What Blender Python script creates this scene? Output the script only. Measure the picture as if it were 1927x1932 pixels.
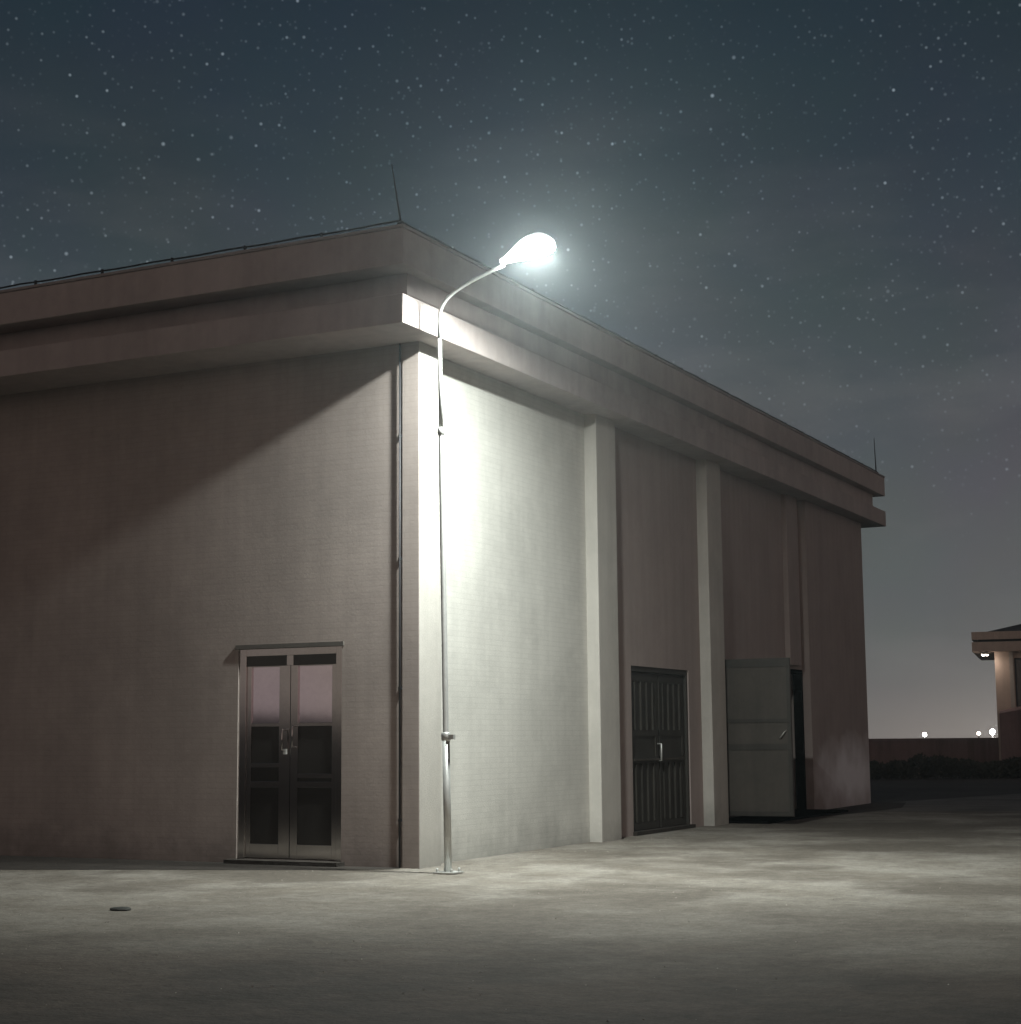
import bpy, bmesh, math, random
from mathutils import Vector, Matrix, noise
C = bpy.context.scene
for o in list(bpy.data.objects): bpy.data.objects.remove(o)
COL = C.collection
R = math.radians
random.seed(7)

# ------------------------------------------------------------------ camera
cam = bpy.data.cameras.new('camera'); co = bpy.data.objects.new('camera', cam); COL.objects.link(co)
cam.sensor_fit = 'HORIZONTAL'; cam.sensor_width = 36.0
cam.lens = 36.0 * 3189.0 / 1927.0
cam.clip_start = 0.1; cam.clip_end = 3000
yaw, pit, roll = R(26.704), R(7.631), R(-0.481)
fw = Vector((-math.sin(yaw)*math.cos(pit), math.cos(yaw)*math.cos(pit), math.sin(pit)))
r0 = Vector((math.cos(yaw), math.sin(yaw), 0)); u0 = r0.cross(fw)
rr = r0*math.cos(roll) + u0*math.sin(roll); uu = -r0*math.sin(roll) + u0*math.cos(roll)
M = Matrix((rr, uu, -fw)).transposed().to_4x4(); M.translation = Vector((9.37, -16.345, 1.4))
co.matrix_world = M
C.camera = co

# ------------------------------------------------------------------ night sky
W = bpy.data.worlds.new('World'); C.world = W; W.use_nodes = True
nt = W.node_tree; nt.nodes.clear()
def N(t, **k):
    n = nt.nodes.new(t)
    for a, b in k.items(): setattr(n, a, b)
    return n
def L(a, b): nt.links.new(a, b)
def mth(op, a, b=None, clamp=False):
    n = N('ShaderNodeMath', operation=op, use_clamp=clamp)
    for i, v in enumerate((a, b)):
        if v is None: continue
        if isinstance(v, (int, float)): n.inputs[i].default_value = v
        else: L(v, n.inputs[i])
    return n.outputs[0]
def mixc(fac, a, b, blend='MIX'):
    n = N('ShaderNodeMix', data_type='RGBA', blend_type=blend)
    for i, v in ((0, fac), (6, a), (7, b)):
        if isinstance(v, (int, float)): n.inputs[i].default_value = v
        elif isinstance(v, tuple): n.inputs[i].default_value = (*v, 1)
        else: L(v, n.inputs[i])
    return n.outputs[2]
def ramp(fac, stops):
    n = N('ShaderNodeValToRGB'); L(fac, n.inputs[0]); e = n.color_ramp.elements
    while len(e) < len(stops): e.new(0.5)
    for k, (p, c) in enumerate(stops):
        e[k].position = p; e[k].color = (*c, 1)
    return n.outputs[0]
tc = N('ShaderNodeTexCoord'); D = tc.outputs['Generated']
sep = N('ShaderNodeSeparateXYZ'); L(D, sep.inputs[0]); Z = sep.outputs[2]
front = ramp(Z, [(0.0, (.160, .158, .152)), (0.03, (.130, .132, .130)), (0.09, (.106, .110, .113)), (0.16, (.080, .088, .096)),
                 (0.24, (.050, .060, .070)), (0.33, (.026, .038, .049)), (0.42, (.016, .027, .039)), (1.0, (.014, .024, .036))])
back = ramp(Z, [(0.0, (.61, .49, .43)), (0.06, (.48, .375, .33)), (0.3, (.180, .134, .118)), (1.0, (.055, .037, .038))])
dot = N('ShaderNodeVectorMath', operation='DOT_PRODUCT'); L(D, dot.inputs[0]); dot.inputs[1].default_value = (.60, -.80, 0)
bf = mth('MULTIPLY', mth('SUBTRACT', dot.outputs['Value'], .02), 1.7, True)
sky = mixc(bf, front, back)
# left side of the sky is a little dimmer and browner than the right; faint colour blotches and thin cloud
nz = N('ShaderNodeTexNoise'); L(D, nz.inputs['Vector']); nz.inputs['Scale'].default_value = 9; nz.inputs['Detail'].default_value = 3
sky = mixc(.16, sky, mixc(1.0, sky, mixc(1.0, nz.outputs['Color'], (1.9, 2.0, 1.9), 'MULTIPLY'), 'MULTIPLY'))
mp = N('ShaderNodeMapping'); L(D, mp.inputs[0]); mp.inputs['Scale'].default_value = (1, 1, 3.2)
nc = N('ShaderNodeTexNoise'); L(mp.outputs[0], nc.inputs['Vector']); nc.inputs['Scale'].default_value = 7; nc.inputs['Detail'].default_value = 6; nc.inputs['Roughness'].default_value = .55
cl = mth('MULTIPLY', mth('SUBTRACT', nc.outputs[0], .47), 2.4, True)
lowm = mth('SUBTRACT', 1.0, mth('MULTIPLY', Z, 2.6), True)
sky = mixc(mth('MULTIPLY', mth('MULTIPLY', cl, lowm), .85), sky, (.17, .165, .165))
# warm town glow low over the horizon by the distant lamps
dg = N('ShaderNodeVectorMath', operation='DOT_PRODUCT'); L(D, dg.inputs[0]); dg.inputs[1].default_value = (-.174, .985, 0)
gl = mth('MULTIPLY', mth('POWER', mth('MAXIMUM', dg.outputs['Value'], 0.0), 220), mth('POWER', mth('SUBTRACT', 1.0, mth('MULTIPLY', Z, 11), True), 2.0))
sky = mixc(mth('MULTIPLY', gl, .8), sky, (.30, .265, .24))
# stars
tot = None
for sc, th, br in ((58, .085, .95), (98, .12, .85), (150, .17, .62), (230, .24, .36)):
    v = N('ShaderNodeTexVoronoi'); L(D, v.inputs['Vector']); v.inputs['Scale'].default_value = sc
    s = mth('SUBTRACT', 1.0, mth('DIVIDE', v.outputs['Distance'], th), True)
    s = mth('MULTIPLY', mth('POWER', s, 1.1), br)
    sv = N('ShaderNodeSeparateColor'); L(v.outputs['Color'], sv.inputs[0])
    s = mth('MULTIPLY', s, mth('ADD', mth('MULTIPLY', mth('POWER', sv.outputs[0], 3.2), 1.45), .10))
    tot = s if tot is None else mth('ADD', tot, s)
vis = mth('MULTIPLY', mth('SUBTRACT', Z, .05), 5.0, True)
stars = mixc(1.0, (.20, .235, .26), mixc(0.0, tot, tot), 'MULTIPLY')
sky = mixc(mth('MULTIPLY', vis, 1.0), sky, mixc(1.0, sky, stars, 'ADD'))
bg = N('ShaderNodeBackground'); L(sky, bg.inputs[0]); bg.inputs[1].default_value = 1.0
out = N('ShaderNodeOutputWorld'); L(bg.outputs[0], out.inputs[0])
W.cycles.sampling_method = 'MANUAL'; W.cycles.sample_map_resolution = 512

C.view_settings.view_transform = 'Standard'; C.view_settings.look = 'None'
C.view_settings.exposure = 0; C.view_settings.gamma = 1
C.cycles.use_denoising = True
try: C.cycles.denoiser = 'OPENIMAGEDENOISE'
except Exception: pass
C.cycles.sample_clamp_indirect = 4
C.cycles.max_bounces = 5; C.cycles.volume_bounces = 0; C.cycles.caustics_reflective = False
LAMP_RADIANCE = 3900.0

# ------------------------------------------------------------------ materials
def mat(name, base, rough=.8, metal=0.0, var=.12, scale=2.0, bump=0.0, bscale=60, spec=.5, stain=0.0, streak=0.0, course=None, mott=None, foot=0.0):
    m = bpy.data.materials.new(name); m.use_nodes = True; t = m.node_tree; t.nodes.clear()
    def n(ty, **k):
        q = t.nodes.new(ty)
        for a, b in k.items(): setattr(q, a, b)
        return q
    l = t.links.new
    b = n('ShaderNodeBsdfPrincipled'); o = n('ShaderNodeOutputMaterial'); l(b.outputs[0], o.inputs[0])
    b.inputs['Roughness'].default_value = rough; b.inputs['Metallic'].default_value = metal
    b.inputs['Specular IOR Level'].default_value = spec
    c = n('ShaderNodeTexCoord').outputs['Object']
    def no(s, d=5, r=.6, sc=None):
        q = n('ShaderNodeTexNoise'); q.inputs['Scale'].default_value = s; q.inputs['Detail'].default_value = d; q.inputs['Roughness'].default_value = r
        if sc:
            mpp = n('ShaderNodeMapping'); mpp.inputs['Scale'].default_value = sc; l(c, mpp.inputs[0]); l(mpp.outputs[0], q.inputs[0])
        else: l(c, q.inputs[0])
        return q.outputs[0]
    def scaled(src, lo, hi, a=.3, z=.7):
        q = n('ShaderNodeMapRange'); l(src, q.inputs[0]); q.inputs[1].default_value = a; q.inputs[2].default_value = z
        q.inputs[3].default_value = lo; q.inputs[4].default_value = hi; return q.outputs[0]
    def mul(a, bb):
        q = n('ShaderNodeMath', operation='MULTIPLY'); l(a, q.inputs[0]); l(bb, q.inputs[1]); return q.outputs[0]
    f = scaled(no(scale), 1-var, 1+var)
    f = mul(f, scaled(no(scale*9), 1-var*.5, 1+var*.5))
    if stain: f = mul(f, scaled(no(scale*.45, 8, .7), 1-stain, 1.0, .42, .56))
    if streak: f = mul(f, scaled(no(1.0, 5, .6, (5, 5, .35)), 1-streak, 1+streak*.3, .35, .6))
    h = None
    if foot:        # splash dirt along the foot of the wall, ragged upper edge
        zz = n('ShaderNodeSeparateXYZ'); l(c, zz.inputs[0])
        q = n('ShaderNodeMath', operation='SUBTRACT'); l(zz.outputs[2], q.inputs[0]); k_ = scaled(no(1.7, 7, .7), 0, .55, .3, .7); l(k_, q.inputs[1])
        f = mul(f, scaled(q.outputs[0], 1-foot, 1.0, -.42, .12))
    if course:
        w = n('ShaderNodeTexBrick'); 
        mpp = n('ShaderNodeMapping'); l(c, mpp.inputs[0]); mpp.inputs['Rotation'].default_value = (R(90), 0, 0) if course[0] == 'y' else (R(90), 0, R(90))
        if course[0] == 'x':
            cx = n('ShaderNodeSeparateXYZ'); l(c, cx.inputs[0]); cb = n('ShaderNodeCombineXYZ'); l(cx.outputs[1], cb.inputs[0]); l(cx.outputs[2], cb.inputs[1]); src = cb.outputs[0]
        else:
            cx = n('ShaderNodeSeparateXYZ'); l(c, cx.inputs[0]); cb = n('ShaderNodeCombineXYZ'); l(cx.outputs[0], cb.inputs[0]); l(cx.outputs[2], cb.inputs[1]); src = cb.outputs[0]
        l(src, w.inputs[0]); w.inputs['Scale'].default_value = 1
        w.inputs['Brick Width'].default_value = .24; w.inputs['Row Height'].default_value = .065; w.inputs['Mortar Size'].default_value = .006
        w.inputs['Color1'].default_value = (1, 1, 1, 1); w.inputs['Color2'].default_value = (.965, .965, .965, 1); w.inputs['Mortar'].default_value = (.92, .92, .92, 1)
        f = mul(f, w.outputs[0]); h = w.outputs[0]
    mx = n('ShaderNodeMix', data_type='RGBA', blend_type='MULTIPLY'); mx.inputs[0].default_value = 1
    mx.inputs[6].default_value = (*base, 1); l(f, mx.inputs[7]); colr = mx.outputs[2]
    if mott:
        m2 = n('ShaderNodeMix', data_type='RGBA'); l(scaled(no(mott[1], 6, .65), 0, 1, .46, .58), m2.inputs[0]); l(colr, m2.inputs[6])
        m3 = n('ShaderNodeMix', data_type='RGBA', blend_type='MULTIPLY'); m3.inputs[0].default_value = 1; l(colr, m3.inputs[6]); m3.inputs[7].default_value = (*mott[0], 1)
        l(m3.outputs[2], m2.inputs[7]); colr = m2.outputs[2]
    l(colr, b.inputs['Base Color'])
    if bump:
        bp = n('ShaderNodeBump'); bp.inputs['Strength'].default_value = 1; bp.inputs['Distance'].default_value = bump
        hh = no(bscale, 6, .65)
        if h is not None:
            q = n('ShaderNodeMath', operation='ADD'); l(hh, q.inputs[0]); l(h, q.inputs[1]); hh = q.outputs[0]
        l(hh, bp.inputs['Height']); l(bp.outputs[0], b.inputs['Normal'])
    return m
def emit(name, col, s):
    m = bpy.data.materials.new(name); m.use_nodes = True; t = m.node_tree; t.nodes.clear()
    e = t.nodes.new('ShaderNodeEmission'); e.inputs[0].default_value = (*col, 1); e.inputs[1].default_value = s
    o = t.nodes.new('ShaderNodeOutputMaterial'); t.links.new(e.outputs[0], o.inputs[0]); return m
m_wallL = mat('tile_clad_render', (.375, .318, .290), .85, var=.07, scale=.7, bump=.0015, bscale=40, stain=.16, streak=.06, foot=.35, course=('y',))
m_wallR = mat('painted_render', (.355, .295, .275), .9, var=.05, scale=1.3, bump=.003, bscale=50, stain=.06, streak=.07)
m_pil = mat('pilaster_render', (.49, .465, .425), .88, var=.05, scale=2.0, bump=.003, bscale=50, stain=.08, streak=.06, foot=.30)
m_corn = mat('cornice_concrete', (.42, .36, .342), .88, var=.07, scale=.9, bump=.004, bscale=45, stain=.12, streak=.07)
m_wallA = mat('pale_bay_render', (.60, .585, .54), .9, var=.04, scale=1.3, bump=.003, bscale=50, stain=.11, streak=.05, course=('x',), foot=.30)  # first bay, paler base colour than the other bays
m_end = mat('end_wall_render', (.355, .295, .275), .9, var=.05, scale=1.3, bump=.003, bscale=50, stain=.06, streak=.07)
def glow_blot(m):  # soft glow of light painted as a pale blot low on the wall
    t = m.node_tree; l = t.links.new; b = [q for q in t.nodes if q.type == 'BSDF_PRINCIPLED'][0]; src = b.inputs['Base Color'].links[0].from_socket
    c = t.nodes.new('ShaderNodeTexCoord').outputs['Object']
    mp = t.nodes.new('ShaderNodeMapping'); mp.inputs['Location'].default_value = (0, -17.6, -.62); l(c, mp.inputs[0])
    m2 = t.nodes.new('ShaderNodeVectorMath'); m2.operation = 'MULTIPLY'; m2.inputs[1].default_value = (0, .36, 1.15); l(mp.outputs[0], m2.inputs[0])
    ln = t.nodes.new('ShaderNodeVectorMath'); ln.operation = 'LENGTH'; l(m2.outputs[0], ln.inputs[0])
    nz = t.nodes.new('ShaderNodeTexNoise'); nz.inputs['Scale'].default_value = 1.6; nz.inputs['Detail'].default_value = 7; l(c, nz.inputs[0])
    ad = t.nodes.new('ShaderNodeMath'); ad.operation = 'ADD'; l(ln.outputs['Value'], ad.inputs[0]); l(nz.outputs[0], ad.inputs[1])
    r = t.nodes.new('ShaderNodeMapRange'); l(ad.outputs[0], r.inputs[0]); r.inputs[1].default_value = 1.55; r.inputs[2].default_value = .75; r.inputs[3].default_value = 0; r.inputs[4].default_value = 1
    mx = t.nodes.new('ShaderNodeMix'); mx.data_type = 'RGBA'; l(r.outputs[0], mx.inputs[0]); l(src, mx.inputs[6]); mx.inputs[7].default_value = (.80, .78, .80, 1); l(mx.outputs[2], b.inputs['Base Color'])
glow_blot(m_end)
m_dark = mat('dark_interior', (.02, .02, .02), .9)
m_steel = mat('polished_steel', (.45, .42, .41), .10, 1.0, var=.06, scale=3)
m_film = mat('mirror_film_glass', (.68, .60, .66), .06, 1.0, var=.05, scale=2)
m_kick = mat('dark_steel_panel', (.05, .045, .042), .18, .6)
m_dgreen = mat('dark_painted_steel', (.036, .032, .027), .5, 0, var=.2, scale=3, streak=.2)
m_dgrey = mat('grey_painted_panel', (.058, .049, .041), .55, 0, var=.15, scale=3, streak=.15)
m_black = mat('doorway_shade', (.0025, .002, .002), .9, spec=0.0)  # shade of the open doorway, put into the colour
m_galv = mat('galvanised_steel', (.52, .52, .50), .45, .55, var=.12, scale=8)
m_iron = mat('dark_iron', (.03, .03, .034), .6, .3)
m_conc = mat('worn_concrete', (.30, .287, .262), .92, var=.16, scale=.55, bump=.012, bscale=14, stain=.22, mott=((.72, .72, .70), 1.1))
m_asph = mat('patched_asphalt', (.185, .170, .152), .93, var=.22, scale=.5, bump=.016, bscale=12, stain=.30, mott=((.62, .62, .62), .9))
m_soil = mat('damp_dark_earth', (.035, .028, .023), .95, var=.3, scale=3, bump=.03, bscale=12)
m_field = mat('dark_field', (.05, .045, .04), .97, var=.3, scale=.3, bump=.05, bscale=3)
m_house = mat('house_render', (.60, .50, .42), .9, var=.08, scale=1.5, streak=.1)
m_bwall = mat('boundary_render', (.22, .15, .145), .9, var=.12, scale=1.0, streak=.2)
m_hedge = mat('hedge_leaves', (.030, .033, .020), .8, var=.4, scale=6)
m_stone = mat('dark_stone', (.035, .035, .03), .9, var=.3, scale=20)
m_roof = mat('roof_felt', (.06, .06, .06), .9)
m_lens = emit('lamp_lens', (.93, 1.0, .955), LAMP_RADIANCE)

def yard():
    m = bpy.data.materials.new('worn_yard'); m.use_nodes = True; t = m.node_tree; t.nodes.clear(); l = t.links.new
    def n(ty, **k):
        q = t.nodes.new(ty)
        for a, b in k.items(): setattr(q, a, b)
        return q
    def M_(op, a, b, cl=False):
        q = n('ShaderNodeMath', operation=op, use_clamp=cl)
        for i, v in enumerate((a, b)):
            if isinstance(v, (int, float)): q.inputs[i].default_value = v
            else: l(v, q.inputs[i])
        return q.outputs[0]
    b = n('ShaderNodeBsdfPrincipled'); o = n('ShaderNodeOutputMaterial'); l(b.outputs[0], o.inputs[0]); b.inputs['Roughness'].default_value = .92; b.inputs['Specular IOR Level'].default_value = .25
    c = n('ShaderNodeTexCoord').outputs['Object']; sx = n('ShaderNodeSeparateXYZ'); l(c, sx.inputs[0])
    def no(s, d=6, r=.6, off=0):
        q = n('ShaderNodeTexNoise'); mp = n('ShaderNodeMapping'); mp.inputs['Location'].default_value = (off, off*.7, 0); l(c, mp.inputs[0]); l(mp.outputs[0], q.inputs[0])
        q.inputs['Scale'].default_value = s; q.inputs['Detail'].default_value = d; q.inputs['Roughness'].default_value = r; return q.outputs[0]
    def rng(v, a, z, lo=0., hi=1.):
        q = n('ShaderNodeMapRange'); l(v, q.inputs[0]); q.inputs[1].default_value = a; q.inputs[2].default_value = z; q.inputs[3].default_value = lo; q.inputs[4].default_value = hi; return q.outputs[0]
    # distance in front of the line where the concrete wears out
    dist = M_('SUBTRACT', M_('SUBTRACT', M_('MULTIPLY', sx.outputs[0], .255), 7.0), sx.outputs[1])
    dist = M_('ADD', dist, M_('MULTIPLY', M_('SUBTRACT', no(.45, 7, .65), .5), 5.0))
    wear = rng(dist, -1.3, 1.5)
    def mix(f, A, Bc):
        q = n('ShaderNodeMix', data_type='RGBA')
        for i, v in ((0, f), (6, A), (7, Bc)):
            if isinstance(v, tuple): q.inputs[i].default_value = (*v, 1)
            else: l(v, q.inputs[i])
        return q.outputs[2]
    conc = mix(rng(no(.9, 8, .7, 3), .40, .60), (.262, .240, .210), (.170, .149, .124))
    conc = mix(rng(dist, -5.2, -1.5, 0, .62), conc, (.128, .113, .094))
    conc = mix(rng(no(.28, 6, .65, 9), .46, .58), conc, (.118, .102, .085))
    asp = mix(rng(no(.6, 8, .7, 5), .42, .58), (.073, .057, .045), (.044, .035, .028))
    col = mix(wear, conc, asp)
    fine = M_('MULTIPLY', rng(no(9, 6, .75, 1), .3, .7, .74, 1.26), rng(no(60, 4, .8, 8), .3, .7, .68, 1.32)); q = n('ShaderNodeMix', data_type='RGBA', blend_type='MULTIPLY'); q.inputs[0].default_value = 1; l(col, q.inputs[6]); l(fine, q.inputs[7])
    col = mix(rng(no(38, 3, .6, 2), .66, .72), q.outputs[2], (.09, .085, .08))
    l(col, b.inputs['Base Color'])
    bp = n('ShaderNodeBump'); bp.inputs['Distance'].default_value = .03; bp.inputs['Strength'].default_value = 1
    h = M_('ADD', M_('MULTIPLY', no(1.2, 8, .62, 4), 2.2), M_('MULTIPLY', no(20, 5, .7, 6), .35)); l(h, bp.inputs['Height']); l(bp.outputs[0], b.inputs['Normal'])
    return m
m_yard = yard()
# ------------------------------------------------------------------ mesh helpers
def box(bm, x0, y0, z0, x1, y1, z1):
    v = [bm.verts.new(p) for p in ((x0,y0,z0),(x1,y0,z0),(x1,y1,z0),(x0,y1,z0),(x0,y0,z1),(x1,y0,z1),(x1,y1,z1),(x0,y1,z1))]
    for f in ((3,2,1,0),(4,5,6,7),(0,1,5,4),(1,2,6,5),(2,3,7,6),(3,0,4,7)): bm.faces.new([v[i] for i in f])
def tube(bm, pts, rad, seg=12, cap=True):
    pts = [Vector(p) for p in pts]; n = len(pts)
    rad = rad if isinstance(rad, (list, tuple)) else [rad]*n
    rings = []; prev = None
    for i, p in enumerate(pts):
        t = (pts[min(i+1, n-1)] - pts[max(i-1, 0)]).normalized()
        if prev is None: a = t.orthogonal().normalized()
        else: a = (prev - t*prev.dot(t)).normalized()
        prev = a; b = t.cross(a)
        rings.append([bm.verts.new(p + (a*math.cos(k*2*math.pi/seg) + b*math.sin(k*2*math.pi/seg))*rad[i]) for k in range(seg)])
    for i in range(n-1):
        for k in range(seg):
            f = bm.faces.new((rings[i][k], rings[i][(k+1)%seg], rings[i+1][(k+1)%seg], rings[i+1][k])); f.smooth = True
    if cap:
        bm.faces.new(rings[0][::-1]); bm.faces.new(rings[-1])
def B(fn=None, *a):
    bm = bmesh.new()
    if fn: fn(bm, *a)
    return bm
def obj(name, bm, m, parent=None, bevel=0.0, origin=None):
    me = bpy.data.meshes.new(name)
    if origin is not None:
        bmesh.ops.translate(bm, verts=bm.verts, vec=-Vector(origin))
    bmesh.ops.recalc_face_normals(bm, faces=bm.faces)
    bm.to_mesh(me); bm.free(); me.materials.append(m)
    o = bpy.data.objects.new(name, me); COL.objects.link(o)
    if origin is not None: o.location = origin
    if parent: o.parent = parent
    if bevel:
        md = o.modifiers.new('bevel', 'BEVEL'); md.width = bevel; md.segments = 2; md.limit_method = 'ANGLE'
    return o
def boxes(name, lst, m, parent=None, bevel=0.0):
    bm = bmesh.new()
    for q in lst: box(bm, *q)
    return obj(name, bm, m, parent, bevel)
def empty(name, loc=(0, 0, 0), rz=0):
    o = bpy.data.objects.new(name, None); COL.objects.link(o); o.location = loc; o.rotation_euler = (0, 0, rz); o.empty_display_size = .2; return o
def tag(o, label, cat, group=None):
    o['label'] = label; o['category'] = cat
    if group: o['group'] = group
    return o
def struct(name, bm, m):
    o = obj(name, bm, m); o['kind'] = 'structure'; return o
def sheet(bm, pts, z, cut=0):
    vs = [bm.verts.new((x, y, z)) for x, y in pts]; bm.faces.new(vs)

# ------------------------------------------------------------------ ground
struct('terrain', B(sheet, [(-180, -180), (180, -180), (180, 180), (-180, 180)], -.012), m_field)
struct('road', B(sheet, [(-60, -60), (120, -60), (120, 120), (21, 100), (1.9, 26), (-.1, 18.6), (-60, 18.6)], -.008), m_asph)
# worn concrete yard round the building, breaking up into older dark surfacing towards the road
bm = bmesh.new(); sheet(bm, [(-50, -50), (60, -50), (60, 17), (12, 17), (4, 16.2), (.6, 15.0), (.35, 18.2), (-.1, 18.2), (-50, 18.2)], -.004)
struct('pavement', bm, m_yard)
# strip of dark earth along the foot of the walls
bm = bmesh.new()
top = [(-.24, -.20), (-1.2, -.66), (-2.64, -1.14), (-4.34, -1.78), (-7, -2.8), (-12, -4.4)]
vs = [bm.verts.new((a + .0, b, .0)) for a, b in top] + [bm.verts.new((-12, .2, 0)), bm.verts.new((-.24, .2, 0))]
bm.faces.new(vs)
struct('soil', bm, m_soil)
bm = bmesh.new()
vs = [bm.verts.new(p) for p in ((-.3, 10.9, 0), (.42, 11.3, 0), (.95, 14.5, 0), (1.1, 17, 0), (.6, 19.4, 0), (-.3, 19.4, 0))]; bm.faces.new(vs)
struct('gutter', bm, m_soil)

# dark rise behind the camera, seen only mirrored in the glazed door
bm = bmesh.new(); rows = []
for i in range(61):
    a = R(-160 + i*3.0); c = Vector((math.cos(a), math.sin(a), 0)) ; hgt = 3.1 + 1.6*noise.noise(Vector((i*.31, 0, 2)))
    rows.append([bm.verts.new((c.x*125, c.y*125, -.5)), bm.verts.new((c.x*135, c.y*135, hgt)), bm.verts.new((c.x*145, c.y*145, hgt*.9)), bm.verts.new((c.x*165, c.y*165, -.5))])
for i in range(60):
    for k in range(3): bm.faces.new((rows[i][k], rows[i+1][k], rows[i+1][k+1], rows[i][k+1]))
struct('hills', bm, m_field)

# ------------------------------------------------------------------ the large building
wh = tag(empty('warehouse', (-9, 9, 0)), 'long pale rendered building with projecting cornice, pilasters and dark doors, lit by the street lamp', 'building')
def P(o):           # parent while keeping world placement
    o.parent = wh; o.matrix_parent_inverse = Matrix.Translation((9, -9, 0)); return o
XL, YB = -22.0, 18.93
ZT = 6.0
dx0, dx1, dz = -2.456, -1.022, 2.462
P(boxes('wall', [(XL, .012, -.2, dx0, .30, ZT), (dx1, .012, -.2, -.20, .30, ZT), (dx0, .012, dz, dx1, .30, ZT), (dx0, .05, -.2, dx1, .30, .05)], m_wallL))
ey0, ey1, ez = 6.50, 8.84, 2.44
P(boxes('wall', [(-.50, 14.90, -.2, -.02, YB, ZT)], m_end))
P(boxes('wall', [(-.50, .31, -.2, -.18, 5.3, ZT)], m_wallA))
P(boxes('wall', [(-.50, 5.302, -.2, -.18, ey0, ZT), (-.50, ey1, -.2, -.18, 10.22, ZT), (-.50, 10.22, 2.64, -.18, 14.90, ZT), (-.50, ey0, ez, -.18, ey1, ZT)], m_wallR))
P(boxes('wall', [(XL, YB-.3, -.2, -.51, YB-.002, ZT), (XL-.3, .05, -.2, XL, YB-.02, ZT)], m_wallR))
for y0, y1 in ((0.0, .50), (4.96, 5.64), (9.39, 10.07)):
    x0 = -.23 if y0 == 0 else -.40
    q = P(boxes('pilaster', [(x0, y0, -.1, 0.0, y1, 5.95)], m_pil, None, .012))
    if y0 == 0:      # the corner pilaster carries the tile cladding on its front face
        q.data.materials.append(m_wallL)
        for f in q.data.polygons:
            if f.normal.y < -.9: f.material_index = 1
q = P(boxes('pilaster', [(-.40, 13.9, 2.70, -.085, 14.58, 5.95)], m_wallR, None, .012)); q['label'] = 'shallow short pilaster above the open doorway'
OX, OY = .293, .861
P(boxes('cornice', [(XL-OX, -OY, 5.889, OX, YB+OY+.05, 6.219)], m_corn, None, .012))
P(boxes('frieze', [(XL+.1, -OY+.38, 6.20, OX-.17, YB+OY-.36, 6.57)], m_corn))
P(boxes('parapet', [(XL-OX, -OY, 6.552, OX, YB+OY+.05, 6.955)], m_corn, None, .012))
P(boxes('coping', [(XL-OX-.015, -OY-.015, 6.957, OX+.015, YB+OY+.065, 6.993)], mat('coping_stone', (.30, .27, .265), .9, var=.15, scale=2), None, .008))
P(boxes('interior', [(XL+.4, .9, 0, -1.3, YB-.4, 5.7)], m_dark))

# glazed entrance door in the left wall
def pane_frame(bm, x0, x1, z0, z1, y0, y1, t):
    box(bm, x0, y0, z0, x0+t, y1, z1); box(bm, x1-t, y0, z0, x1, y1, z1)
    box(bm, x0+t, y0, z0, x1-t, y1, z0+t); box(bm, x0+t, y0, z1-t, x1-t, y1, z1)
bm = bmesh.new()
box(bm, dx0, .03, .05, dx0+.10, .13, dz); box(bm, dx1-.09, .03, .05, dx1, .13, dz)
box(bm, dx0+.10, .03, dz-.085, dx1-.09, .13, dz)
fr = P(obj('entrance_door', bm, m_steel, None, .004))
fr['label'] = 'double glazed door with polished steel frame'
INV = Matrix.Translation((9, -9, 0))
def S(o, par):      # sub-part of a part that sits at the building's own origin shift
    o.parent = par; return o
S(boxes('transom', [(dx0+.10, .045, dz-.20, -1.79, .12, dz-.085), (-1.70, .045, dz-.20, dx1-.09, .12, dz-.085)], m_kick), fr)
S(boxes('mullion', [(-1.79, .038, dz-.20, -1.70, .125, dz-.085)], m_steel), fr)
for x0, x1, zz in ((dx0+.10, -1.749, 1.12), (-1.741, dx1-.09, 1.0)):
    sL = .065 if x0 < -2 else .10; sR = .15 if x0 < -2 else .065
    bm = bmesh.new()
    box(bm, x0, .05, .06, x0+sL, .10, dz-.20); box(bm, x1-sR, .05, .06, x1, .10, dz-.20)
    for za, zb in ((.06, .22), (.86, .93), (zz-.03, zz+.02), (1.56, 1.60), (2.25, dz-.20)): box(bm, x0+sL, .05, za, x1-sR, .10, zb)
    lf = S(obj('door_leaf', bm, m_steel, None, .003), fr)
    S(boxes('glass_pane', [(x0+sL, .07, 1.60, x1-sR, .08, 2.25)], m_film), fr)
    S(boxes('lower_panel', [(x0+sL, .07, .22, x1-sR, .08, .86), (x0+sL, .07, .93, x1-sR, .08, zz-.03), (x0+sL, .07, zz+.02, x1-sR, .08, 1.56)], m_kick), fr)
for hx, hz in ((-1.815, 1.40), (-1.675, 1.44)):
    bm = bmesh.new(); tube(bm, [(hx, .0, hz-.13), (hx, -.012, hz-.10), (hx, -.012, hz+.10), (hx, .0, hz+.13)], .009, 8)
    tube(bm, [(hx, .05, hz-.12), (hx, -.008, hz-.12)], .008, 8); tube(bm, [(hx, .05, hz+.12), (hx, -.008, hz+.12)], .008, 8)
    S(obj('handle', bm, m_steel), fr)
S(boxes('lock_plate', [(-1.83, .034, 1.24, -1.79, .05, 1.30)], m_galv), fr)
P(boxes('lintel_trim', [(dx0-.03, -.012, dz+.002, dx1+.03, .03, dz+.05)], mat('dark_trim', (.10, .09, .08), .8)))
P(boxes('doorstep', [(dx0-.05, -.16, -.05, dx1+.05, .04, .045)], m_soil))

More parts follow.
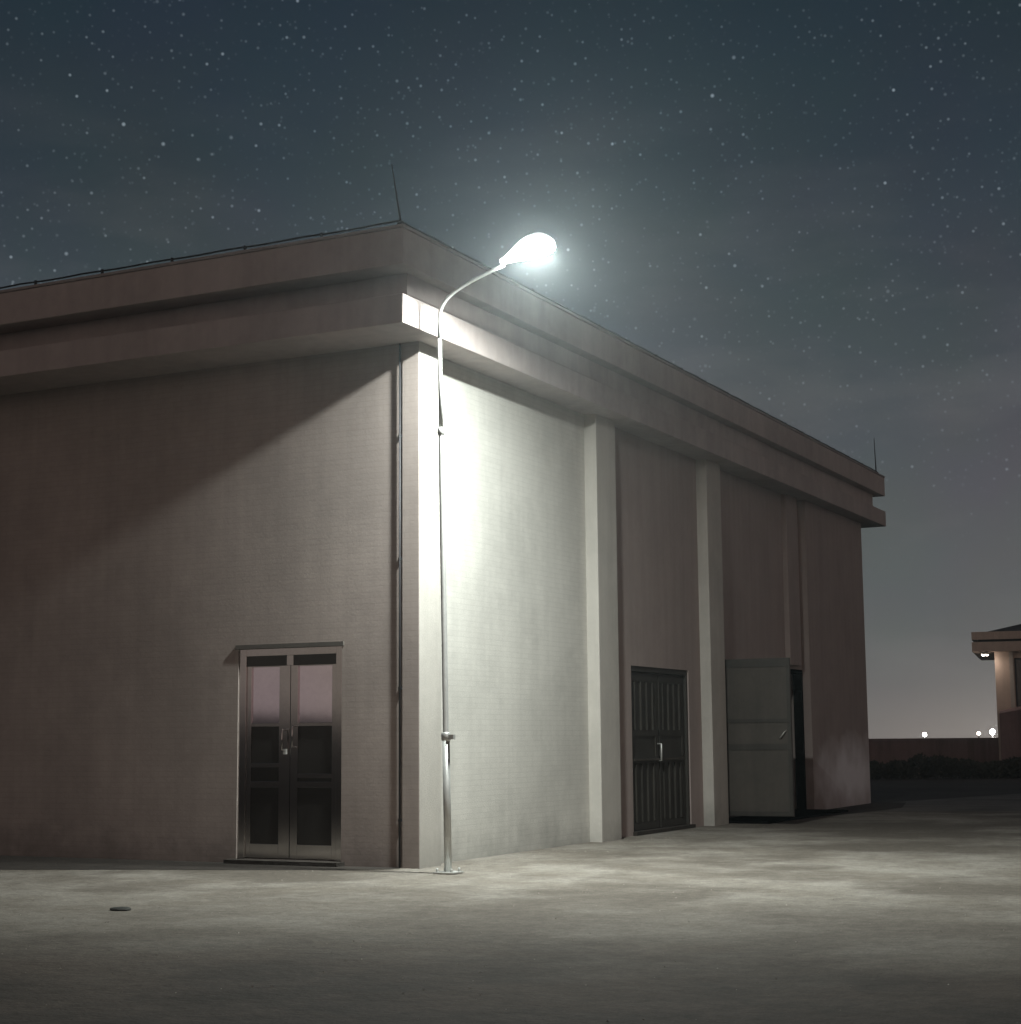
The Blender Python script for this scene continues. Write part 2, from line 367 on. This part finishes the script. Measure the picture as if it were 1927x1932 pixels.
# dark double steel door in the second bay of the right wall
bm = bmesh.new()
box(bm, -.30, ey0, 0, -.20, ey0+.07, ez); box(bm, -.30, ey1-.07, 0, -.20, ey1, ez); box(bm, -.30, ey0+.07, ez-.08, -.20, ey1-.07, ez)
sd = P(obj('steel_door', bm, m_dgreen, None, .004)); sd['label'] = 'dark double steel door with vertical ribs'
ym = (ey0+ey1)/2
for a, b in ((ey0+.07, ym-.004), (ym+.004, ey1-.07)):
    bm = bmesh.new(); box(bm, -.28, a, .03, -.25, b, ez-.085)
    for za, zb in ((.06, .16), (1.02, 1.12), (1.42, 1.50), (2.22, 2.32)): box(bm, -.26, a+.03, za, -.232, b-.03, zb)
    box(bm, -.26, a+.03, .165, -.233, a+.12, 2.215); box(bm, -.26, b-.12, .165, -.233, b-.03, 2.215)
    for k in range(4):
        yy = a+.20+k*(b-a-.40)/3
        box(bm, -.262, yy-.028, .17, -.222, yy+.028, 1.015); box(bm, -.262, yy-.028, 1.505, -.222, yy+.028, 2.215)
    S(obj('door_leaf', bm, m_dgreen), sd)
bm = bmesh.new(); tube(bm, [(-.235, ym-.06, 1.05), (-.17, ym-.06, 1.05), (-.17, ym-.06, 1.30), (-.235, ym-.06, 1.30)], .014, 8)
S(obj('handle', bm, m_galv), sd)
S(boxes('bolt_bar', [(-.231, ey0+.12, 1.055, -.20, ey1-.25, 1.085)], m_dgrey, None, .004), sd)
P(boxes('door_sill', [(-.30, ey0-.02, -.03, -.12, ey1+.02, .05)], m_soil))

# wide dark doorway in the third bay with one panelled leaf swung out at right angles
dw = P(boxes('doorway', [(-.34, 10.222, 0, -.17, 10.30, 2.638), (-.34, 14.82, 0, -.17, 14.898, 2.638), (-.34, 10.30, 2.56, -.17, 14.82, 2.638)], m_black, None, .004)); dw['label'] = 'wide dark doorway standing open'
cx0, cx1, cy0, cz = -.16, 1.05, 10.20, 2.66
bm = bmesh.new(); box(bm, cx0, cy0, .12, cx1, cy0+.045, cz)
for za, zb in ((.125, .20), (1.18, 1.28), (1.62, 1.68), (2.52, 2.655)): box(bm, cx0+.12, cy0-.014, za, cx1-.06, cy0+.01, zb)
box(bm, cx0+.005, cy0-.015, .125, cx0+.12, cy0+.01, 2.655); box(bm, cx1-.06, cy0-.015, .125, cx1-.005, cy0+.01, 2.655)
lf = S(obj('door_leaf', bm, m_dgrey), dw); lf.data.materials.append(m_dgreen)
for f in lf.data.polygons[6:]: f.material_index = 1
bm = bmesh.new(); tube(bm, [(cx1-.20, cy0-.0, 1.36), (cx1-.17, cy0-.05, 1.38), (cx1-.10, cy0-.05, 1.47), (cx1-.08, cy0, 1.49)], .010, 8)
S(obj('handle', bm, m_galv), dw)
for z in (.4, 1.4, 2.35):
    bm = bmesh.new(); tube(bm, [(-.165, 10.285, z), (-.165, 10.285, z+.12)], .018, 8); S(obj('hinge', bm, m_iron), dw)
P(boxes('interior', [(-1.1, 10.0, .0, -.9, 15.2, 2.8)], m_black))  # black panel standing in for the unlit inside
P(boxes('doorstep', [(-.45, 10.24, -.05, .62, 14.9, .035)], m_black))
P(boxes('shade_lining', [(-.90, 14.901, 0, -.51, 15.0, 2.7), (-.90, 10.1, 2.645, -.51, 14.9, 2.72)], m_black))

# ------------------------------------------------------------------ street lamp
lamp = tag(empty('street_lamp', (.62, -.48, 0)), 'lit galvanised street lamp with curved arm standing at the corner of the building', 'street lamp')
def PL(o): o.parent = lamp; o.matrix_parent_inverse = Matrix.Translation((-.62, .48, 0)); return o
b0 = Vector((.62, -.48, 0)); b1 = Vector((.545, -.505, 6.0))
def pp(z): return b0 + (b1-b0)*(z/6.0)
bm = bmesh.new(); tube(bm, [pp(0), pp(1.42)], .040, 16)
tube(bm, [pp(1.42), pp(1.46), pp(4.70), pp(4.72)], [.040, .031, .030, .024], 16, False)
tube(bm, [pp(4.72), pp(5.75)], .023, 16)
pole = PL(obj('pole', bm, m_galv))
bm = bmesh.new(); tube(bm, [pp(1.38), pp(1.39), pp(1.46), pp(1.47)], [.042, .050, .050, .042], 16)
box(bm, pp(1.42).x+.03, pp(1.42).y-.025, 1.395, pp(1.42).x+.10, pp(1.42).y+.025, 1.445)
PL(obj('collar', bm, m_galv))
bm = bmesh.new(); tube(bm, [pp(4.68), pp(4.69), pp(4.75), pp(4.76)], [.032, .040, .040, .028], 16); PL(obj('collar', bm, m_galv))
bm = bmesh.new(); box(bm, .50, -.60, 0, .74, -.36, .018); PL(obj('base_plate', bm, m_galv, None, .004))
for sx in (-.085, .085):
    for sy in (-.085, .085):
        bm = bmesh.new(); tube(bm, [(.62+sx, -.48+sy, .019), (.62+sx, -.48+sy, .055)], .014, 6); PL(obj('bolt', bm, m_galv))
arm = [pp(5.75), pp(5.95)]
a0 = pp(5.95); E1 = Vector((1.36, -.52, 6.47))
for k in range(1, 15):
    t = k/14
    c1 = a0 + Vector((0, 0, .26)); c2 = E1 - Vector((.62, 0, .18))
    arm.append(a0*(1-t)**3 + 3*c1*t*(1-t)**2 + 3*c2*t*t*(1-t) + E1*t**3)
bm = bmesh.new(); tube(bm, arm, .021, 14); PL(obj('arm', bm, m_galv))
# lamp head, tilted up along the arm
hd = bmesh.new(); ln = bmesh.new()
def head_ring(bm, s, w, zt, zb): pass
LNG, seg = .66, 24
rings = []
for i in range(19):
    t = i/18; s = -.10 + t*LNG
    w = .035 + .150*math.sin(min(1, t*1.5)*math.pi/2)**1.5 * (1-max(0, (t-.70)/.30)**2.2*.95)
    h = .025 + .085*math.sin(min(1, t*1.5)*math.pi/2)**1.5 * (1-max(0, (t-.7)/.3)**2.2*.85)
    rings.append([hd.verts.new((s, w*math.cos(a), h*1.7*math.sin(a) if math.sin(a) > 0 else -.028*abs(math.sin(a))**.3)) for a in [k*2*math.pi/seg for k in range(seg)]])
for i in range(18):
    for k in range(seg):
        f = hd.faces.new((rings[i][k], rings[i][(k+1)%seg], rings[i+1][(k+1)%seg], rings[i+1][k])); f.smooth = True
hd.faces.new(rings[0]); hd.faces.new(rings[-1][::-1])
# dropped bowl lens
lr = []
for j in range(8):
    ph = j/7*math.pi/2
    lr.append([ln.verts.new((.335 + .205*math.cos(k*2*math.pi/28)*math.cos(ph)**.8, .128*math.sin(k*2*math.pi/28)*math.cos(ph)**.8, -.034)) for k in range(28)] if j < 7 else [ln.verts.new((.335, 0, -.034))])
for j in range(6):
    for k in range(28):
        f = ln.faces.new((lr[j][k], lr[j][(k+1)%28], lr[j+1][(k+1)%28], lr[j+1][k])); f.smooth = True
for k in range(28): f = ln.faces.new((lr[6][k], lr[6][(k+1)%28], lr[7][0])); f.smooth = True
TILT = Matrix.Translation(E1 + Vector((.06, 0, .05))) @ Matrix.Rotation(R(-4), 4, 'Z') @ Matrix.Rotation(R(-8), 4, 'Y')
for b in (hd, ln): bmesh.ops.transform(b, matrix=TILT, verts=b.verts)
m_flare = emit('flare_glow_cover', (.93, 1.0, .985), 2.2)  # housing made to glow in place of the lamp's blown-out flare
_t = m_flare.node_tree; _g = _t.nodes.new('ShaderNodeNewGeometry'); _s = _t.nodes.new('ShaderNodeSeparateXYZ'); _t.links.new(_g.outputs['Normal'], _s.inputs[0])
_r = _t.nodes.new('ShaderNodeMapRange'); _t.links.new(_s.outputs[2], _r.inputs[0]); _r.inputs[1].default_value = .30; _r.inputs[2].default_value = 1.0; _r.inputs[3].default_value = 2.6; _r.inputs[4].default_value = .30
_t.links.new(_r.outputs[0], [q for q in _t.nodes if q.type == 'EMISSION'][0].inputs[1])
head = PL(obj('lamp_head', hd, m_flare))
q = obj('lens', ln, m_lens); q.parent = head

# ------------------------------------------------------------------ lightning protection on the roof edge
lc = tag(empty('lightning_conductor', (OX-.06, -OY+.06, 6.993)), 'thin dark lightning conductor wire on clips along the roof edge', 'conductor')
ic = Matrix.Translation((-(OX-.06), OY-.06, -6.993))
def PI(o): o.parent = lc; o.matrix_parent_inverse = ic; return o
zx = 7.055
wpts = []
k = -12.0
while k < .15: wpts.append((k, -OY+.06, zx - .012*abs(math.sin(k*3.0)))); k += .25
wpts.append((OX-.06, -OY+.06, zx)); k = -.6
while k < 19.6: wpts.append((OX-.06, k, zx - .012*abs(math.sin(k*3.0)))); k += .25
PI(obj('wire', B(tube, wpts, .011, 6), m_iron))
cp = None
for px, py in [(-11.3 + 1.05*i, -OY+.06) for i in range(11)] + [(OX-.06, .4+1.05*i) for i in range(19)]:
    if cp is None:
        cp = PI(obj('clip', B(tube, [(0, 0, 6.99), (0, 0, 7.065)], .018, 8), m_iron)); c = cp
    else:
        c = cp.copy(); COL.objects.link(c); c.parent = lc; c.matrix_parent_inverse = ic
    c.location = (px, py, 0)
def rod(name, base, top_, label):
    o = empty(name, base); tag(o, label, 'lightning rod')
    v = Vector(top_) - Vector(base)
    obj('spike', B(tube, [(0, 0, .0), v*.5, v], [.016, .011, .006], 8), m_iron, o)
    obj('foot', B(tube, [(0, 0, 0), (0, 0, .03), (0, 0, .05)], [.05, .045, .02], 10), m_iron, o)
    return o
rod('lightning_rod', (OX-.05, -OY+.05, 6.995), (OX-.05-.105, -OY+.05-.03, 7.70), 'thin leaning lightning rod on the roof corner left of the street lamp')
rod('lightning_rod', (OX-.06, YB+OY-.4, 6.995), (OX-.08, YB+OY-.4, 7.78), 'thin upright lightning rod at the far right end of the roof')
# down conductor beside the corner pilaster
dc = tag(empty('down_conductor', (-.245, -.01, 0)), 'thin dark vertical cable down the wall beside the corner pilaster', 'cable')
obj('cable', B(tube, [(0, -.004, .0), (0, -.004, 5.885)], .012, 8), m_iron, dc)
for z in (.5, 1.95, 3.4, 4.8): obj('bracket', B(box, -.022, -.004, z, .022, .026, z+.03), m_iron, dc)

# ------------------------------------------------------------------ small things on the ground
bm = bmesh.new(); bmesh.ops.create_icosphere(bm, subdivisions=2, radius=1)
for v in bm.verts:
    v.co *= 1 + .25*noise.noise(v.co*1.5); v.co.x *= .10; v.co.y *= .07; v.co.z *= .022
o = obj('stone', bm, m_stone); o.location = (-.09, -4.87, .006); o.rotation_euler.z = .3
tag(o, 'flat dark stone lying alone on the pale pavement at the left', 'stone')

bm = bmesh.new(); rg = random.Random(5)
for i in range(900):
    if i % 3:
        gx = rg.uniform(-6, 9); gy = rg.uniform(-9.5, -.3)
    else:                      # swept up against the foot of the right wall and the pole
        gx = abs(rg.gauss(0, .35)) + .03; gy = rg.uniform(-.6, 9.9)
    if -.3 < gx < .02 and gy > -.02: continue
    q = rg.uniform(.004, .010); base = Vector((gx, gy, -.004))
    v = [bm.verts.new(base + Vector((math.cos(k*2.09+i)*q*rg.uniform(.7, 1.3), math.sin(k*2.09+i)*q*rg.uniform(.7, 1.3), 0))) for k in range(3)]
    tp = bm.verts.new(base + Vector((rg.uniform(-.3, .3)*q, rg.uniform(-.3, .3)*q, q*.8)))
    for k in range(3): bm.faces.new((v[k], v[(k+1)%3], tp))
g = obj('gravel', bm, mat('grit', (.30, .275, .24), .95, var=.5, scale=9)); g['kind'] = 'stuff'
# ------------------------------------------------------------------ far side: boundary wall, hedge, lamps, small house
def atp(px, py, t):
    return Vector((9.37, -16.345, 1.4)) + (fw + rr*(px-963.5)/3189 - uu*(py-966)/3189)*t
bwl = tag(empty('boundary_wall', (-6, 46, 0)), 'low dark reddish boundary wall across the end of the yard', 'wall')
A, Bq = Vector((-16, 41)), Vector((14, 54.5))
d = (Bq-A).normalized(); nrm = Vector((-d.y, d.x)); Ln = (Bq-A).length
def seg_wall(h0, h1, th, off=0.0):
    bm = bmesh.new(); box(bm, 0, -th/2, h0, Ln, th/2, h1)
    bmesh.ops.transform(bm, matrix=Matrix.Translation((A.x+6, A.y-46, 0)) @ Matrix.Rotation(math.atan2(d.y, d.x), 4, 'Z'), verts=bm.verts); return bm
obj('wall', seg_wall(0, 1.21, .24), m_bwall, bwl); obj('coping', seg_wall(1.212, 1.28, .34), m_bwall, bwl)

def hedge(name, p0, p1, h, w, label, n):
    p0, p1 = Vector(p0), Vector(p1); dd = (p1-p0); Lh = dd.length; dd.normalize(); nn = Vector((-dd.y, dd.x))
    bm = bmesh.new(); rnd = random.Random(n)
    for i in range(n):
        s = rnd.uniform(0, Lh); hh = h*(.78+.35*noise.noise(Vector((s*.6, n, 0)))+.15*noise.noise(Vector((s*2.5, n, 3))))
        a = rnd.uniform(-1, 1); z = rnd.uniform(0, 1)**.7*hh*(1-.35*a*a)
        c = Vector((dd.x*s + nn.x*a*w/2, dd.y*s + nn.y*a*w/2, z + .02))
        t1 = Vector((rnd.gauss(0, 1), rnd.gauss(0, 1), rnd.gauss(0, 1))).normalized(); t2 = t1.orthogonal().normalized()
        q = rnd.uniform(.05, .10)
        bm.faces.new([bm.verts.new(c+t1*q), bm.verts.new(c+t2*q*.55), bm.verts.new(c-t1*q), bm.verts.new(c-t2*q*.55)])
    o = obj(name, bm, m_hedge); o.location = (p0.x, p0.y, 0); tag(o, label, 'hedge')
hedge('hedge', (-8.5, 36.5), (8.5, 45.5), .78, 1.3, 'low dark hedge running in front of the boundary wall', 16000)

# garden lamps far beyond the wall
def garden_lamp(px, py, t, rad, s, col, label):
    c = atp(px, py, t); o = empty('garden_lamp', (c.x, c.y, 0)); tag(o, label, 'garden lamp', 'distant lamps beyond the boundary wall')
    obj('post', B(tube, [(0, 0, 0), (0, 0, c.z-rad*.8)], .045, 8), m_iron, o)
    bm = bmesh.new(); bmesh.ops.create_icosphere(bm, subdivisions=2, radius=rad); bmesh.ops.translate(bm, verts=bm.verts, vec=(0, 0, c.z))
    for f in bm.faces: f.smooth = True
    obj('globe', bm, emit('globe_light', col, s), o)
    obj('cap', B(tube, [(0, 0, c.z+rad*.92), (0, 0, c.z+rad*1.12)], [rad*.5, rad*.15], 10), m_iron, o)
garden_lamp(1745, 1386, 85, .10, 60, (1, .97, .92), 'bright lone lamp on the horizon, nearer to the large building than the others')
garden_lamp(1873, 1381, 80, .125, 220, (1, .93, .86), 'brightest distant lamp, just left of the small house')
garden_lamp(1847, 1384, 98, .10, 16, (1, .80, .66), 'dim warm distant lamp left of the brightest one')

# small house at the right edge of the frame
hc = atp(1884, 1392, 57)
hs = tag(empty('small_house', (hc.x, hc.y, 0), R(9)), 'small tan single-storey house with flat overhanging roof at the right edge, beyond the yard', 'house')
H = 4.17
obj('wall', B(box, 0, 0, 0, 7, 6, H), m_house, hs)
obj('cornice', B(box, -.70, -.62, H+.002, 7.62, 6.62, H+.32), m_house, hs)
obj('frieze', B(box, -.5, -.5, H+.32, 7.5, 6.5, H+.40), m_dark, hs)
obj('parapet', B(box, -.70, -.62, H+.40, 7.62, 6.62, H+.66), m_house, hs)
bm = bmesh.new()
vs = [bm.verts.new(p) for p in ((-.2, -.50, H+.665), (7.45, -.50, H+.665), (7.45, 6.45, H+.665), (-.2, 6.45, H+.665), (1.0, .8, H+1.0), (6.2, .8, H+1.0), (6.2, 5.2, H+1.0), (1.0, 5.2, H+1.0))]
for f in ((3,2,1,0),(4,5,6,7),(0,1,5,4),(1,2,6,5),(2,3,7,6),(3,0,4,7)): bm.faces.new([vs[i] for i in f])
obj('roof', bm, m_roof, hs)
obj('corner_strip', B(box, .47, -.05, 0, .60, -.002, H), m_pil, hs)
wn = obj('window', B(box, .64, -.03, 1.5, 1.9, -.001, 3.95), m_iron, hs)
q = obj('pane', B(box, .70, -.045, 1.56, 1.84, -.031, 3.89), m_kick); q.parent = wn
# dark block with a sloping top in front of the house wall
bm = bmesh.new()
vs = [bm.verts.new(p) for p in ((.12, -1.6, 0), (4, -1.6, 0), (4, -.06, 0), (.12, -.06, 0), (.12, -1.6, 2.08), (4, -1.6, 2.75), (4, -.06, 2.95), (.12, -.06, 2.2))]
for f in ((3,2,1,0),(4,5,6,7),(0,1,5,4),(1,2,6,5),(2,3,7,6),(3,0,4,7)): bm.faces.new([vs[i] for i in f])
obj('dark_block', bm, m_bwall, hs)
el = obj('eave_light', B(box, -.42, -.40, H-.10, -.18, -.25, H), m_galv, hs)
q = obj('lens', B(box, -.40, -.38, H-.125, -.20, -.27, H-.102), emit('eave_light_lens', (1, .82, .70), 100)); q.parent = el

# ------------------------------------------------------------------ thin haze, added to give the lamps a glow
hz = bpy.data.materials.new('glow_haze'); hz.use_nodes = True; t = hz.node_tree; t.nodes.clear()
v = t.nodes.new('ShaderNodeVolumePrincipled'); v.inputs['Color'].default_value = (.86, .97, 1.0, 1); v.inputs['Density'].default_value = .0012; v.inputs['Anisotropy'].default_value = .85
o = t.nodes.new('ShaderNodeOutputMaterial'); t.links.new(v.outputs[0], o.inputs['Volume'])
h = obj('added_glow_haze', B(box, -183, -183, -1.5, 183, 183, 8.6), hz); h['kind'] = 'stuff'
